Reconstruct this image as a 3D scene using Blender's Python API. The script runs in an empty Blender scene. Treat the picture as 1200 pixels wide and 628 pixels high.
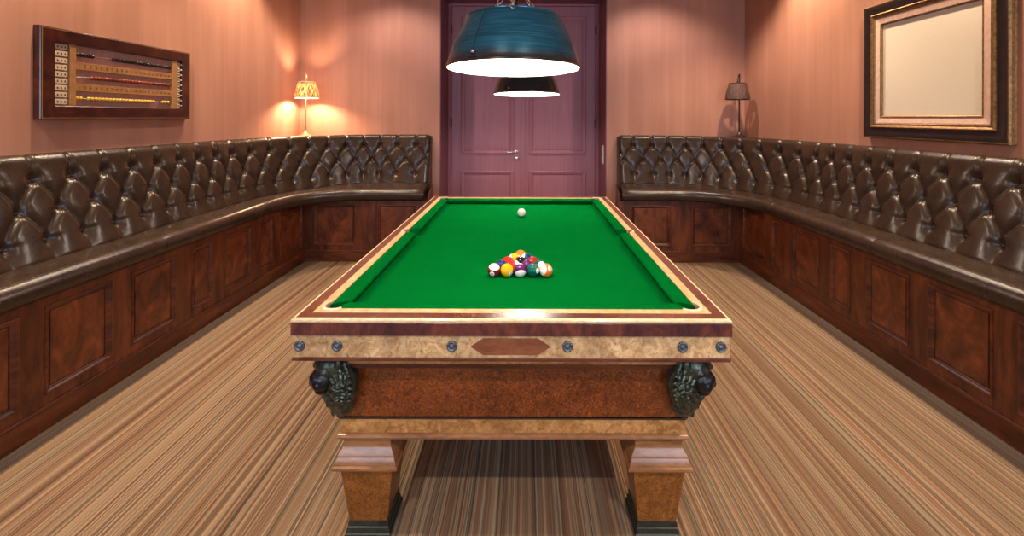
import bpy, math, random
import numpy as np
from mathutils import Vector, Matrix
from mathutils.geometry import tessellate_polygon

random.seed(7)
PI = math.pi
scn = bpy.context.scene
COL = scn.collection

# ------------------------------------------------------------------ camera
W, H = 1200, 628
F = 520.0            # focal length in pixels
VX, VY = 616.0, 138.0
CAMZ = 1.48
cam = bpy.data.cameras.new('camera')
cam.sensor_fit = 'HORIZONTAL'
cam.sensor_width = 36.0
cam.lens = 36.0 * F / W
cam.shift_x = -(VX - W / 2) / W
cam.shift_y = -(H / 2 - VY) / W
cam.clip_start = 0.02
camo = bpy.data.objects.new('camera', cam)
COL.objects.link(camo)
camo.matrix_world = Matrix.Translation((0, 0, CAMZ)) @ Matrix.Rotation(PI / 2, 4, 'X') @ Matrix.Rotation(math.radians(0.19), 4, 'Z')
scn.camera = camo

# ------------------------------------------------------------------ material helpers
def new_mat(name):
    m = bpy.data.materials.new(name)
    m.use_nodes = True
    nt = m.node_tree
    b = nt.nodes['Principled BSDF']
    return m, nt, b

def node(nt, typ, **kw):
    n = nt.nodes.new(typ)
    for k, v in kw.items():
        if k.startswith('i_'):
            n.inputs[k[2:].replace('_', ' ')].default_value = v
        else:
            setattr(n, k, v)
    return n

def link(nt, a, b):
    nt.links.new(a, b)

def coords(nt, scale=(1, 1, 1), rot=(0, 0, 0)):
    tc = node(nt, 'ShaderNodeTexCoord')
    mp = node(nt, 'ShaderNodeMapping')
    mp.inputs['Scale'].default_value = scale
    mp.inputs['Rotation'].default_value = rot
    link(nt, tc.outputs['Object'], mp.inputs['Vector'])
    return mp.outputs['Vector']

def noise(nt, vec, scale=5, detail=4, rough=0.55, dist=0.0):
    n = node(nt, 'ShaderNodeTexNoise')
    n.inputs['Scale'].default_value = scale
    n.inputs['Detail'].default_value = detail
    n.inputs['Roughness'].default_value = rough
    n.inputs['Distortion'].default_value = dist
    link(nt, vec, n.inputs['Vector'])
    return n.outputs['Fac']

def ramp(nt, fac, stops, interp='LINEAR'):
    r = node(nt, 'ShaderNodeValToRGB')
    cr = r.color_ramp
    cr.interpolation = interp
    while len(cr.elements) < len(stops):
        cr.elements.new(0.5)
    for e, (p, c) in zip(cr.elements, stops):
        e.position = p
        e.color = (c[0], c[1], c[2], 1)
    link(nt, fac, r.inputs['Fac'])
    return r.outputs['Color']

def mix(nt, fac, a, b, typ='MIX'):
    m = node(nt, 'ShaderNodeMix', data_type='RGBA', blend_type=typ)
    if isinstance(fac, (int, float)):
        m.inputs['Factor'].default_value = fac
    else:
        link(nt, fac, m.inputs['Factor'])
    for s, v in (('A', a), ('B', b)):
        sock = [i for i in m.inputs if i.name == s and i.type == 'RGBA'][0]
        if isinstance(v, tuple):
            sock.default_value = (v[0], v[1], v[2], 1)
        else:
            link(nt, v, sock)
    return [o for o in m.outputs if o.type == 'RGBA'][0]

def math_n(nt, op, a, b=None, c=None):
    m = node(nt, 'ShaderNodeMath', operation=op)
    for i, v in enumerate((a, b, c)):
        if v is None:
            continue
        if isinstance(v, (int, float)):
            m.inputs[i].default_value = v
        else:
            link(nt, v, m.inputs[i])
    return m.outputs[0]

def bump(nt, b, height, strength=0.3, dist=0.01):
    n = node(nt, 'ShaderNodeBump')
    n.inputs['Strength'].default_value = strength
    n.inputs['Distance'].default_value = dist
    link(nt, height, n.inputs['Height'])
    link(nt, n.outputs['Normal'], b.inputs['Normal'])

def setp(b, rough=0.5, metal=0.0, spec=0.5, coat=0.0, coat_r=0.1):
    b.inputs['Roughness'].default_value = rough
    b.inputs['Metallic'].default_value = metal
    b.inputs['Specular IOR Level'].default_value = spec
    b.inputs['Coat Weight'].default_value = coat
    b.inputs['Coat Roughness'].default_value = coat_r

def plain(name, col, rough=0.5, metal=0.0, spec=0.5, coat=0.0, var=0.12, scale=40, bmp=0.0):
    m, nt, b = new_mat(name)
    v = coords(nt)
    n = noise(nt, v, scale, 3)
    lo = tuple(c * (1 - var) for c in col)
    hi = tuple(min(1, c * (1 + var)) for c in col)
    link(nt, ramp(nt, n, [(0.3, lo), (0.7, hi)]), b.inputs['Base Color'])
    setp(b, rough, metal, spec, coat)
    if bmp:
        bump(nt, b, n, bmp, 0.004)
    return m

def wood(name, dark, mid, light, scale=(6, 6, 1.2), fine=60, rough=0.3, coat=0.3, dist=1.2):
    m, nt, b = new_mat(name)
    v = coords(nt, scale)
    n1 = noise(nt, v, 1.6, 5, 0.6, dist)
    n2 = noise(nt, v, fine / 4, 4, 0.65, 0.2)
    base = ramp(nt, n1, [(0.28, dark), (0.5, mid), (0.74, light)])
    grain = ramp(nt, n2, [(0.3, (0.55, 0.5, 0.45)), (0.6, (1, 1, 1))])
    link(nt, mix(nt, 0.75, base, grain, 'MULTIPLY'), b.inputs['Base Color'])
    setp(b, rough, 0, 0.5, coat, 0.15)
    bump(nt, b, n2, 0.06, 0.002)
    return m

def burl(name, dark, mid, light, scale=60, rough=0.3, coat=0.4, specks=None):
    m, nt, b = new_mat(name)
    v = coords(nt)
    n0 = noise(nt, v, 5, 3, 0.5, 0.6)
    n1 = noise(nt, v, scale, 6, 0.7, 1.5)
    a = ramp(nt, n1, [(0.38, dark), (0.51, mid), (0.64, light)])
    n0 = math_n(nt, 'ADD', math_n(nt, 'MULTIPLY', n0, 0.55), math_n(nt, 'MULTIPLY', noise(nt, v, 17, 4, 0.6, 1.0), 0.45))
    c = ramp(nt, n0, [(0.34, (0.50, 0.42, 0.38)), (0.64, (1.1, 1.05, 1.0))])
    col = mix(nt, 0.9, a, c, 'MULTIPLY')
    if specks:
        vo = node(nt, 'ShaderNodeTexVoronoi')
        vo.inputs['Scale'].default_value = specks
        link(nt, v, vo.inputs['Vector'])
        s = ramp(nt, vo.outputs['Distance'], [(0.10, (0.55, 0.42, 0.3)), (0.3, (1, 1, 1))])
        col = mix(nt, 0.8, col, s, 'MULTIPLY')
    link(nt, col, b.inputs['Base Color'])
    setp(b, rough, 0, 0.5, coat, 0.15)
    return m

M = {}
# plaster: brushed terracotta with upright streaks
def plaster(name, a, bcol, c):
    m, nt, b = new_mat(name)
    v = coords(nt, (1, 1, 0.045))
    n1 = noise(nt, v, 6, 5, 0.55, 0.2)
    v2 = coords(nt, (1, 1, 0.35))
    n2 = noise(nt, v2, 2.2, 4, 0.55, 0.4)
    v3 = coords(nt, (1, 1, 0.02))
    n3 = noise(nt, v3, 55, 3, 0.5)
    col = ramp(nt, n1, [(0.3, a), (0.52, bcol), (0.75, c)])
    col = mix(nt, 0.6, col, ramp(nt, n2, [(0.3, (0.84, 0.80, 0.78)), (0.7, (1.07, 1.07, 1.07))]), 'MULTIPLY')
    col = mix(nt, 0.35, col, ramp(nt, n3, [(0.35, (0.92, 0.90, 0.88)), (0.65, (1.04, 1.04, 1.04))]), 'MULTIPLY')
    link(nt, col, b.inputs['Base Color'])
    setp(b, 0.5, 0, 0.35)
    bump(nt, b, n3, 0.05, 0.003)
    return m
M['wall'] = plaster('terracotta_plaster', (0.40, 0.190, 0.128), (0.455, 0.220, 0.150), (0.52, 0.262, 0.185))
M['ceiling'] = plain('ceiling_paint', (0.62, 0.50, 0.44), 0.8)

def carpet():
    m, nt, b = new_mat('striped_carpet')
    tc = node(nt, 'ShaderNodeTexCoord')
    sep = node(nt, 'ShaderNodeSeparateXYZ')
    link(nt, tc.outputs['Object'], sep.inputs[0])
    wob = noise(nt, coords(nt, (1, 1.5, 1)), 9, 2)
    x = math_n(nt, 'ADD', sep.outputs['X'], math_n(nt, 'MULTIPLY', wob, 0.006))
    def stripes(n, seed, stops):
        f = math_n(nt, 'FLOOR', math_n(nt, 'MULTIPLY', x, n))
        wn = node(nt, 'ShaderNodeTexWhiteNoise', noise_dimensions='1D')
        link(nt, math_n(nt, 'ADD', f, seed), wn.inputs['W'])
        return ramp(nt, wn.outputs['Value'], stops, 'CONSTANT')
    rust2 = (0.20, 0.085, 0.05); tan = (0.39, 0.265, 0.16); rust = (0.33, 0.145, 0.078); olive = (0.18, 0.15, 0.095)
    cream = (0.56, 0.43, 0.28); grey = (0.24, 0.21, 0.165); dark = (0.085, 0.07, 0.056); slate = (0.15, 0.165, 0.16)
    base = stripes(290, 17.7, [(0, tan), (0.3, grey), (0.5, cream), (0.68, olive), (0.84, tan), (0.93, dark)])
    soft = stripes(55, 5.1, [(0, tan), (0.35, grey), (0.6, cream), (0.8, rust)])
    base = mix(nt, 0.16, base, soft)
    lines = stripes(150, 41.3, [(0, rust), (0.17, cream), (0.29, rust2), (0.40, tan)])
    mask = stripes(150, 41.3, [(0, (1, 1, 1)), (0.40, (0, 0, 0))])
    col = mix(nt, math_n(nt, 'MULTIPLY', mask, 0.52), base, lines)
    vy = coords(nt, (90, 420, 90))
    yarn = noise(nt, vy, 1.6, 2, 0.6)
    col = mix(nt, 1.0, col, (0.67, 0.61, 0.57), 'MULTIPLY')
    blot = noise(nt, coords(nt, (2.2, 1.2, 1)), 2.0, 4, 0.6)
    col = mix(nt, 0.65, col, ramp(nt, yarn, [(0.3, (0.68, 0.66, 0.64)), (0.7, (1.15, 1.15, 1.15))]), 'MULTIPLY')
    col = mix(nt, 0.6, col, ramp(nt, blot, [(0.3, (0.84, 0.84, 0.82)), (0.6, (1.04, 1.04, 1.04))]), 'MULTIPLY')
    link(nt, col, b.inputs['Base Color'])
    setp(b, 0.95, 0, 0.1)
    bump(nt, b, yarn, 0.35, 0.004)
    return m
M['carpet'] = carpet()

def leather():
    m, nt, b = new_mat('brown_leather')
    v = coords(nt)
    n1 = noise(nt, v, 6, 4, 0.6, 0.5)
    n2 = noise(nt, v, 260, 3, 0.6)
    n3 = noise(nt, v, 34, 4, 0.6, 1.2)
    link(nt, ramp(nt, n1, [(0.28, (0.024, 0.0132, 0.0078)), (0.55, (0.036, 0.0205, 0.0124)), (0.8, (0.052, 0.031, 0.0195))]), b.inputs['Base Color'])
    link(nt, ramp(nt, n3, [(0.3, (0.25, 0.25, 0.25)), (0.7, (0.34, 0.34, 0.34))]), b.inputs['Roughness'])
    b.inputs['Specular IOR Level'].default_value = 0.40
    n4 = noise(nt, v, 14, 3, 0.5, 0.8)
    bump(nt, b, n4, 0.10, 0.008)
    return m
M['leather'] = leather()
M['button'] = plain('button_leather', (0.035, 0.021, 0.014), 0.35, 0, 0.5)

MAH = ((0.022, 0.0048, 0.0018), (0.105, 0.0235, 0.0065), (0.22, 0.055, 0.014))
M['mahogany_up'] = wood('mahogany_upright_grain', *MAH, scale=(7, 7, 1.3), rough=0.4, coat=0.06)
M['mahogany_panel'] = wood('mahogany_crotch_panel', (0.034, 0.0075, 0.0026), (0.145, 0.034, 0.0095), (0.27, 0.072, 0.019), scale=(3.2, 3.2, 2.0), rough=0.38, coat=0.08, dist=2.2)
M['mahogany_flat'] = wood('mahogany_flat_grain', *MAH, scale=(1.3, 1.3, 8), rough=0.4, coat=0.06)

M['rail_mahogany'] = wood('rail_mahogany', (0.060, 0.016, 0.011), (0.13, 0.038, 0.022), (0.20, 0.066, 0.036), scale=(4, 4, 9), rough=0.25, coat=0.4)
M['band_mahogany'] = wood('figured_mahogany_band', (0.030, 0.012, 0.020), (0.115, 0.032, 0.028), (0.22, 0.062, 0.034), scale=(7, 7, 4), rough=0.25, coat=0.4)
M['rail_maple'] = wood('rail_maple', (0.62, 0.33, 0.13), (0.72, 0.42, 0.19), (0.82, 0.52, 0.27), scale=(3, 3, 9), rough=0.42, coat=0.12)
M['edge_maple'] = wood('pale_maple_edge', (0.70, 0.48, 0.26), (0.78, 0.56, 0.33), (0.86, 0.66, 0.42), scale=(3, 3, 9), rough=0.42, coat=0.12)
M['birdseye'] = burl('birdseye_maple', (0.46, 0.27, 0.12), (0.66, 0.44, 0.22), (0.80, 0.58, 0.33), 30, specks=95)
M['band_maple'] = burl('amber_birdseye_maple', (0.34, 0.15, 0.04), (0.52, 0.26, 0.085), (0.64, 0.36, 0.14), 30, specks=95)
M['burl'] = burl('amboyna_burl', (0.080, 0.015, 0.004), (0.20, 0.045, 0.009), (0.34, 0.095, 0.019), 80)
M['leg_burl'] = burl('leg_burl', (0.13, 0.038, 0.007), (0.27, 0.095, 0.017), (0.38, 0.155, 0.034), 90)
M['moulding'] = wood('polished_moulding', (0.22, 0.088, 0.028), (0.33, 0.14, 0.05), (0.43, 0.20, 0.08), scale=(1.6, 1.6, 6), rough=0.36, coat=0.15)
M['inlay'] = wood('inlay_mahogany', (0.17, 0.05, 0.024), (0.235, 0.075, 0.036), (0.30, 0.105, 0.05), scale=(2, 2, 12), rough=0.28, coat=0.3)
M['plinth'] = plain('dark_green_plinth', (0.020, 0.024, 0.016), 0.45, 0, 0.5, 0.1, 0.5, 60, 0.1)

def felt():
    m, nt, b = new_mat('green_baize')
    v = coords(nt)
    n = noise(nt, v, 600, 2, 0.6)
    n1 = noise(nt, v, 5, 3, 0.5)
    c = ramp(nt, n, [(0.3, (0.0004, 0.080, 0.0115)), (0.7, (0.0007, 0.106, 0.0165))])
    c = mix(nt, 0.4, c, ramp(nt, n1, [(0.35, (0.9, 0.9, 0.9)), (0.65, (1.05, 1.05, 1.05))]), 'MULTIPLY')
    link(nt, c, b.inputs['Base Color'])
    setp(b, 1.0, 0, 0.0)
    b.inputs['Sheen Weight'].default_value = 0.0
    bump(nt, b, n, 0.15, 0.001)
    return m
M['felt'] = felt()
M['ivory_leather'] = plain('pale_pocket_leather', (0.70, 0.52, 0.36), 0.5, 0, 0.4)
M['liner_leather'] = plain('tan_pocket_liner', (0.42, 0.22, 0.11), 0.6, 0, 0.3)
M['pocket_dark'] = plain('dark_pocket_leather', (0.03, 0.016, 0.01), 0.6)

def bronze(name, a, bcol, c, rough):
    m, nt, b = new_mat(name)
    v = coords(nt)
    n = noise(nt, v, 45, 5, 0.65, 0.8)
    link(nt, ramp(nt, n, [(0.3, a), (0.55, bcol), (0.78, c)]), b.inputs['Base Color'])
    setp(b, rough, 0.75, 0.5)
    bump(nt, b, noise(nt, v, 120, 3), 0.4, 0.003)
    return m
M['bronze'] = bronze('green_patina_bronze', (0.020, 0.025, 0.020), (0.085, 0.10, 0.075), (0.22, 0.25, 0.20), 0.38)
M['bronze_smooth'] = bronze('polished_dark_bronze', (0.020, 0.019, 0.022), (0.030, 0.029, 0.034), (0.046, 0.044, 0.052), 0.32)
M['pewter'] = bronze('pewter_bolt', (0.03, 0.037, 0.046), (0.15, 0.17, 0.20), (0.38, 0.42, 0.48), 0.4)

def door_paint(name, k=1.0):
    m, nt, b = new_mat(name)
    v = coords(nt, (1, 1, 0.04))
    n = noise(nt, v, 40, 4, 0.6)
    c = ramp(nt, n, [(0.3, (0.32 * k, 0.118 * k, 0.15 * k)), (0.7, (0.39 * k, 0.153 * k, 0.19 * k))])
    link(nt, c, b.inputs['Base Color'])
    setp(b, 0.45, 0, 0.4)
    bump(nt, b, n, 0.05, 0.002)
    return m
M['door'] = door_paint('mauve_door_paint')
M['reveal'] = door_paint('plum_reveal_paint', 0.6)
M['chrome'] = plain('brushed_nickel', (0.72, 0.70, 0.67), 0.25, 1.0, 0.5, var=0.04)
M['steel_dark'] = plain('dark_steel', (0.08, 0.06, 0.07), 0.4, 0.8)
M['white_plastic'] = plain('white_plastic', (0.78, 0.73, 0.70), 0.35)

def shade_blue(name, ca, cb, cc, edge, z0, z1):
    m, nt, b = new_mat(name)
    tc = node(nt, 'ShaderNodeTexCoord')
    sep = node(nt, 'ShaderNodeSeparateXYZ')
    link(nt, tc.outputs['Object'], sep.inputs[0])
    n = noise(nt, coords(nt, (2.5, 2.5, 60)), 2.2, 5, 0.65, 0.3)
    n2 = noise(nt, coords(nt), 9, 4, 0.6)
    c = ramp(nt, n, [(0.3, ca), (0.52, cb), (0.75, cc)])
    # worn band of bare brown metal along both hems
    mr = node(nt, 'ShaderNodeMapRange')
    link(nt, sep.outputs['Z'], mr.inputs['Value'])
    mr.inputs['From Min'].default_value = z0
    mr.inputs['From Max'].default_value = z1
    w = ramp(nt, math_n(nt, 'ADD', mr.outputs['Result'], math_n(nt, 'MULTIPLY', math_n(nt, 'SUBTRACT', n2, 0.5), 0.22)),
             [(0.03, (1, 1, 1)), (0.24, (0.0, 0.0, 0.0)), (0.90, (0.0, 0.0, 0.0)), (0.99, (0.7, 0.7, 0.7))])
    link(nt, mix(nt, w, c, edge), b.inputs['Base Color'])
    setp(b, 0.27, 0.6, 0.5)
    bump(nt, b, n, 0.08, 0.002)
    return m
M['shade'] = shade_blue('patinated_blue_metal', (0.010, 0.066, 0.105), (0.020, 0.13, 0.195), (0.06, 0.23, 0.30), (0.055, 0.030, 0.022), 0.0, 0.216)
M['shade_back'] = shade_blue('patinated_metal_dimmed', (0.012, 0.016, 0.016), (0.022, 0.026, 0.026), (0.04, 0.045, 0.045), (0.04, 0.024, 0.016), 0.0, 0.216)  # copy of the shade metal, colour darkened for less reflected light
M['enamel'] = plain('white_enamel', (0.86, 0.83, 0.80), 0.5, var=0.02)
M['chain'] = plain('pale_brass_chain', (0.72, 0.55, 0.42), 0.35, 0.8)
M['black_metal'] = plain('black_brass', (0.03, 0.022, 0.018), 0.35, 0.7)
M['brass'] = plain('aged_brass', (0.50, 0.30, 0.16), 0.35, 0.9)
M['dark_bronze'] = plain('dark_bronze', (0.055, 0.035, 0.028), 0.4, 0.7)

def emit(name, col, s):
    m, nt, b = new_mat(name)
    b.inputs['Base Color'].default_value = (*col, 1)
    b.inputs['Emission Color'].default_value = (*col, 1)
    b.inputs['Emission Strength'].default_value = s
    return m
M['bulb'] = emit('lit_bulb', (1.0, 0.80, 0.58), 30)
M['globe'] = emit('lit_frosted_globe', (1.0, 0.93, 0.84), 14)

def lampshade(name, a, bcol, transl):
    m, nt, b = new_mat(name)
    tc = node(nt, 'ShaderNodeTexCoord')
    n = noise(nt, coords(nt, (60, 60, 7)), 1.5, 4, 0.6, 0.6)
    c = ramp(nt, n, [(0.42, a), (0.56, bcol)])
    link(nt, c, b.inputs['Base Color'])
    setp(b, 0.7, 0, 0.2)
    tr = node(nt, 'ShaderNodeBsdfTranslucent')
    link(nt, c, tr.inputs['Color'])
    ms = node(nt, 'ShaderNodeMixShader')
    ms.inputs[0].default_value = transl
    link(nt, b.outputs[0], ms.inputs[1])
    link(nt, tr.outputs[0], ms.inputs[2])
    link(nt, ms.outputs[0], nt.nodes['Material Output'].inputs['Surface'])
    return m
M['lit_shade'] = lampshade('woven_lampshade', (0.016, 0.008, 0.005), (0.30, 0.15, 0.065), 0.10)
M['pleated'] = lampshade('pleated_brown_silk', (0.10, 0.055, 0.045), (0.17, 0.10, 0.082), 0.2)

M['score_frame'] = wood('tortoiseshell_veneer', (0.010, 0.0035, 0.004), (0.050, 0.011, 0.006), (0.12, 0.028, 0.010), scale=(3.5, 3.5, 3.5), rough=0.3, coat=0.4)
M['score_wood'] = wood('pale_ruler_wood', (0.34, 0.15, 0.05), (0.42, 0.20, 0.07), (0.50, 0.25, 0.10), scale=(8, 3, 20), rough=0.4, coat=0.2)
M['score_back'] = plain('scoreboard_backing', (0.56, 0.30, 0.245), 0.6)
M['card'] = plain('ivory_card', (0.66, 0.52, 0.37), 0.5)
M['ink'] = plain('black_ink', (0.03, 0.02, 0.015), 0.6)
M['bead_black'] = plain('black_bead', (0.008, 0.007, 0.007), 0.15)
M['bead_red'] = plain('red_brown_bead', (0.22, 0.035, 0.015), 0.2)
M['bead_yellow'] = plain('yellow_bead', (0.55, 0.34, 0.045), 0.25)
M['pin'] = plain('white_pin', (0.78, 0.72, 0.65), 0.3)

M['ebony'] = plain('ebonised_frame', (0.018, 0.012, 0.011), 0.35, 0, 0.5, 0.2, 0.4, 30, 0.05)
M['gilt'] = plain('worn_gilt', (0.27, 0.15, 0.06), 0.42, 0.6, var=0.45, scale=70, bmp=0.25)
M['liner'] = plain('blush_linen_liner', (0.74, 0.50, 0.39), 0.75)
M['canvas'] = plain('plain_cream_canvas', (0.79, 0.69, 0.55), 0.8, var=0.012)
M['window_frame'] = plain('window_paint', (0.6, 0.55, 0.5), 0.5)

# ------------------------------------------------------------------ mesh helpers
class MB:
    def __init__(s):
        s.v = []; s.f = []
    def add(s, vs, fs):
        o = len(s.v)
        s.v += [tuple(p) for p in vs]
        s.f += [tuple(i + o for i in q) for q in fs]
        return s
    def box(s, x0, x1, y0, y1, z0, z1):
        vs = [(x, y, z) for z in (z0, z1) for y in (y0, y1) for x in (x0, x1)]
        return s.add(vs, [(0, 2, 3, 1), (4, 5, 7, 6), (0, 1, 5, 4), (2, 6, 7, 3), (0, 4, 6, 2), (1, 3, 7, 5)])
    def grid(s, rows, close_u=False, close_v=False):
        n, m = len(rows), len(rows[0])
        vs = [p for r in rows for p in r]
        fs = []
        for i in range(n if close_u else n - 1):
            for j in range(m if close_v else m - 1):
                a, b = i, (i + 1) % n
                c, d = j, (j + 1) % m
                fs.append((a * m + c, b * m + c, b * m + d, a * m + d))
        return s.add(vs, fs)
    def fan(s, pts):
        return s.add(pts, [tuple(range(len(pts)))])
    def lathe(s, prof, c=(0, 0, 0), n=40, rx=None):
        rows = []
        for k in range(n):
            a = 2 * PI * k / n
            rows.append([(c[0] + r * math.cos(a), c[1] + r * math.sin(a), c[2] + z) for r, z in prof])
        return s.grid(rows, close_u=True)
    def square_lathe(s, prof, c, dz=0.0):
        """prof: (half x, half y, z)"""
        rows = []
        for hx, hy, z in prof:
            rows.append([(c[0] + sx * hx, c[1] + sy * hy, z + dz) for sx, sy in ((-1, -1), (1, -1), (1, 1), (-1, 1))])
        s.grid(rows, close_v=True)
        s.fan(rows[0][::-1]); s.fan(rows[-1])
        return s
    def tube(s, path, r, n=10, cap=True):
        path = [Vector(p) for p in path]
        rows = []
        up = None
        for i, p in enumerate(path):
            t = (path[min(i + 1, len(path) - 1)] - path[max(i - 1, 0)]).normalized()
            if up is None:
                up = Vector((0, 0, 1)) if abs(t.z) < 0.9 else Vector((1, 0, 0))
            a = t.cross(up).normalized()
            b = a.cross(t).normalized()
            up = b
            rr = r[i] if isinstance(r, (list, tuple)) else r
            rows.append([tuple(p + a * (rr * math.cos(2 * PI * k / n)) + b * (rr * math.sin(2 * PI * k / n))) for k in range(n)])
        s.grid(rows, close_v=True)
        if cap:
            s.fan(rows[0][::-1]); s.fan(rows[-1])
        return s
    def ellipsoid(s, c, r, n=12, m=8, rot=None):
        rows = []
        for i in range(m + 1):
            th = PI * i / m
            row = []
            for k in range(n):
                a = 2 * PI * k / n
                p = Vector((r[0] * math.sin(th) * math.cos(a), r[1] * math.sin(th) * math.sin(a), r[2] * math.cos(th)))
                if rot:
                    p = rot @ p
                row.append((c[0] + p.x, c[1] + p.y, c[2] + p.z))
            rows.append(row)
        return s.grid(rows[::-1], close_v=True)
    def frame(s, prof, rect, mp, close=False, fill=False):
        """mitred frame: prof = (inset, height); rect = u0,u1,v0,v1; mp(u,v,h) -> point"""
        u0, u1, v0, v1 = rect
        rows = []
        for d, h in prof:
            rows.append([mp(u0 + d, v0 + d, h), mp(u1 - d, v0 + d, h), mp(u1 - d, v1 - d, h), mp(u0 + d, v1 - d, h)])
        s.grid(rows, close_u=close, close_v=True)
        if fill:
            s.fan(rows[-1])
        return s
    def prism(s, outer, holes, z0, z1):
        loops = [outer] + holes
        flat = [p for l in loops for p in l]
        tris = tessellate_polygon([[Vector((p[0], p[1], 0)) for p in l] for l in loops])
        n = len(flat)
        vs = [(p[0], p[1], z1) for p in flat] + [(p[0], p[1], z0) for p in flat]
        fs = [t for t in tris] + [tuple(i + n for i in t[::-1]) for t in tris]
        o = 0
        for l in loops:
            k = len(l)
            for i in range(k):
                a, b = o + i, o + (i + 1) % k
                fs.append((a, b, b + n, a + n))
            o += k
        return s.add(vs, fs)
    def plate(s, outer, holes, mp, h0, h1):
        loops = [outer] + holes
        flat = [p for l in loops for p in l]
        tris = tessellate_polygon([[Vector((p[0], p[1], 0)) for p in l] for l in loops])
        n = len(flat)
        vs = [mp(p[0], p[1], h1) for p in flat] + [mp(p[0], p[1], h0) for p in flat]
        fs = [t for t in tris] + [tuple(i + n for i in t[::-1]) for t in tris]
        o = 0
        for l in loops:
            k = len(l)
            for i in range(k):
                a, b = o + i, o + (i + 1) % k
                fs.append((a, b, b + n, a + n))
            o += k
        return s.add(vs, fs)
    def build(s, name, m, parent=None, smooth=False, bevel=0.0, at=None, auto=None, merge=False):
        """parent: root empty (or a part of it); vertices are given in world space"""
        r = parent
        loc = Vector((0, 0, 0))
        while r is not None:
            loc += r.location
            r = r.parent
        if at is not None:
            loc = Vector(at)
        me = bpy.data.meshes.new(name)
        me.from_pydata([(p[0] - loc.x, p[1] - loc.y, p[2] - loc.z) for p in s.v], [], s.f)
        import bmesh
        bm = bmesh.new(); bm.from_mesh(me)
        if merge:
            bmesh.ops.remove_doubles(bm, verts=bm.verts, dist=1e-5)
        bmesh.ops.recalc_face_normals(bm, faces=bm.faces)
        bm.to_mesh(me); bm.free()
        if smooth:
            me.polygons.foreach_set('use_smooth', [True] * len(me.polygons))
        if auto is not None:
            me.polygons.foreach_set('use_smooth', [True] * len(me.polygons))
            me.set_sharp_from_angle(angle=math.radians(auto))
        me.materials.append(m)
        o = bpy.data.objects.new(name, me)
        COL.objects.link(o)
        if parent is not None:
            o.parent = parent
        elif at is not None:
            o.location = loc
        if bevel:
            b = o.modifiers.new('bevel', 'BEVEL')
            b.width = bevel; b.segments = 2; b.limit_method = 'ANGLE'; b.angle_limit = math.radians(40)
        return o

def empty(name, loc, label=None, cat=None, group=None, kind=None):
    o = bpy.data.objects.new(name, None)
    o.empty_display_size = 0.1
    o.location = loc
    COL.objects.link(o)
    return tag(o, label, cat, group, kind)

def tag(o, label=None, cat=None, group=None, kind=None):
    if label: o['label'] = label
    if cat: o['category'] = cat
    if group: o['group'] = group
    if kind: o['kind'] = kind
    return o

def text_mesh(body, size, fn, align='CENTER'):
    """flat glyph geometry of a text; fn maps (x, y) to a point in space"""
    cu = bpy.data.curves.new('numeral_curve', 'FONT')
    cu.body = body; cu.size = size; cu.align_x = align; cu.align_y = 'CENTER'
    cu.resolution_u = 3
    cu.offset = size * 0.03
    ob = bpy.data.objects.new('numeral_curve', cu)
    COL.objects.link(ob)
    bpy.context.view_layer.update()
    dg = bpy.context.evaluated_depsgraph_get()
    me = bpy.data.meshes.new_from_object(ob.evaluated_get(dg))
    vs = [fn(v.co.x, v.co.y) for v in me.vertices]
    fs = [tuple(p.vertices) for p in me.polygons]
    bpy.data.objects.remove(ob); bpy.data.curves.remove(cu); bpy.data.meshes.remove(me)
    return vs, fs

# ------------------------------------------------------------------ room shell
WL, WR = -2.70, 2.623         # side walls
WB, WF = 5.317, -2.2          # back wall, wall behind the camera
CEIL = 3.35
OX0, OX1, OZ = -1.03, 0.971, 2.985   # doorway opening
REV = 0.49

def structure(o):
    o['kind'] = 'structure'
    return o

structure(MB().box(WL - 0.2, WR + 0.2, WF - 0.2, WB + 0.8, -0.1, 0.0).build('floor', M['carpet']))
structure(MB().box(WL - 0.2, WR + 0.2, WF - 0.2, WB + 0.8, CEIL, CEIL + 0.1).build('ceiling', M['ceiling']))
structure(MB().box(WL - 0.2, WL, WF - 0.2, WB + 0.8, 0, CEIL).build('wall_left', M['wall']))
structure(MB().box(WR, WR + 0.2, WF - 0.2, WB + 0.8, 0, CEIL).build('wall_right', M['wall']))
wb = MB()
wb.box(WL, OX0, WB, WB + REV + 0.1, 0, CEIL).box(OX1, WR, WB, WB + REV + 0.1, 0, CEIL)
wb.box(OX0, OX1, WB, WB + REV + 0.1, OZ, CEIL)
structure(wb.build('wall_back', M['wall']))
# wall behind the camera with two tall windows
WINS = ((-2.30, -1.20), (1.20, 2.30))
wz0, wz1 = 0.95, 2.75
wf = MB()
for a, b in ((WL, -2.30), (-1.20, 1.20), (2.30, WR)):
    wf.box(a, b, WF - 0.2, WF, 0, CEIL)
for a, b in WINS:
    wf.box(a, b, WF - 0.2, WF, 0, wz0).box(a, b, WF - 0.2, WF, wz1, CEIL)
structure(wf.build('wall_front', M['wall']))
for n, (wx0, wx1) in enumerate(WINS):
    wm = MB()
    wm.frame([(0, -0.03), (0, 0.03), (0.05, 0.03), (0.05, -0.03)], (wx0, wx1, wz0, wz1), lambda u, v, h: (u, WF - 0.1 + h, v), close=True)
    wm.box((wx0 + wx1) / 2 - 0.02, (wx0 + wx1) / 2 + 0.02, WF - 0.125, WF - 0.075, wz0 + 0.05, wz1 - 0.05)
    structure(wm.build('window_%d' % (n + 1), M['window_frame']))

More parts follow.
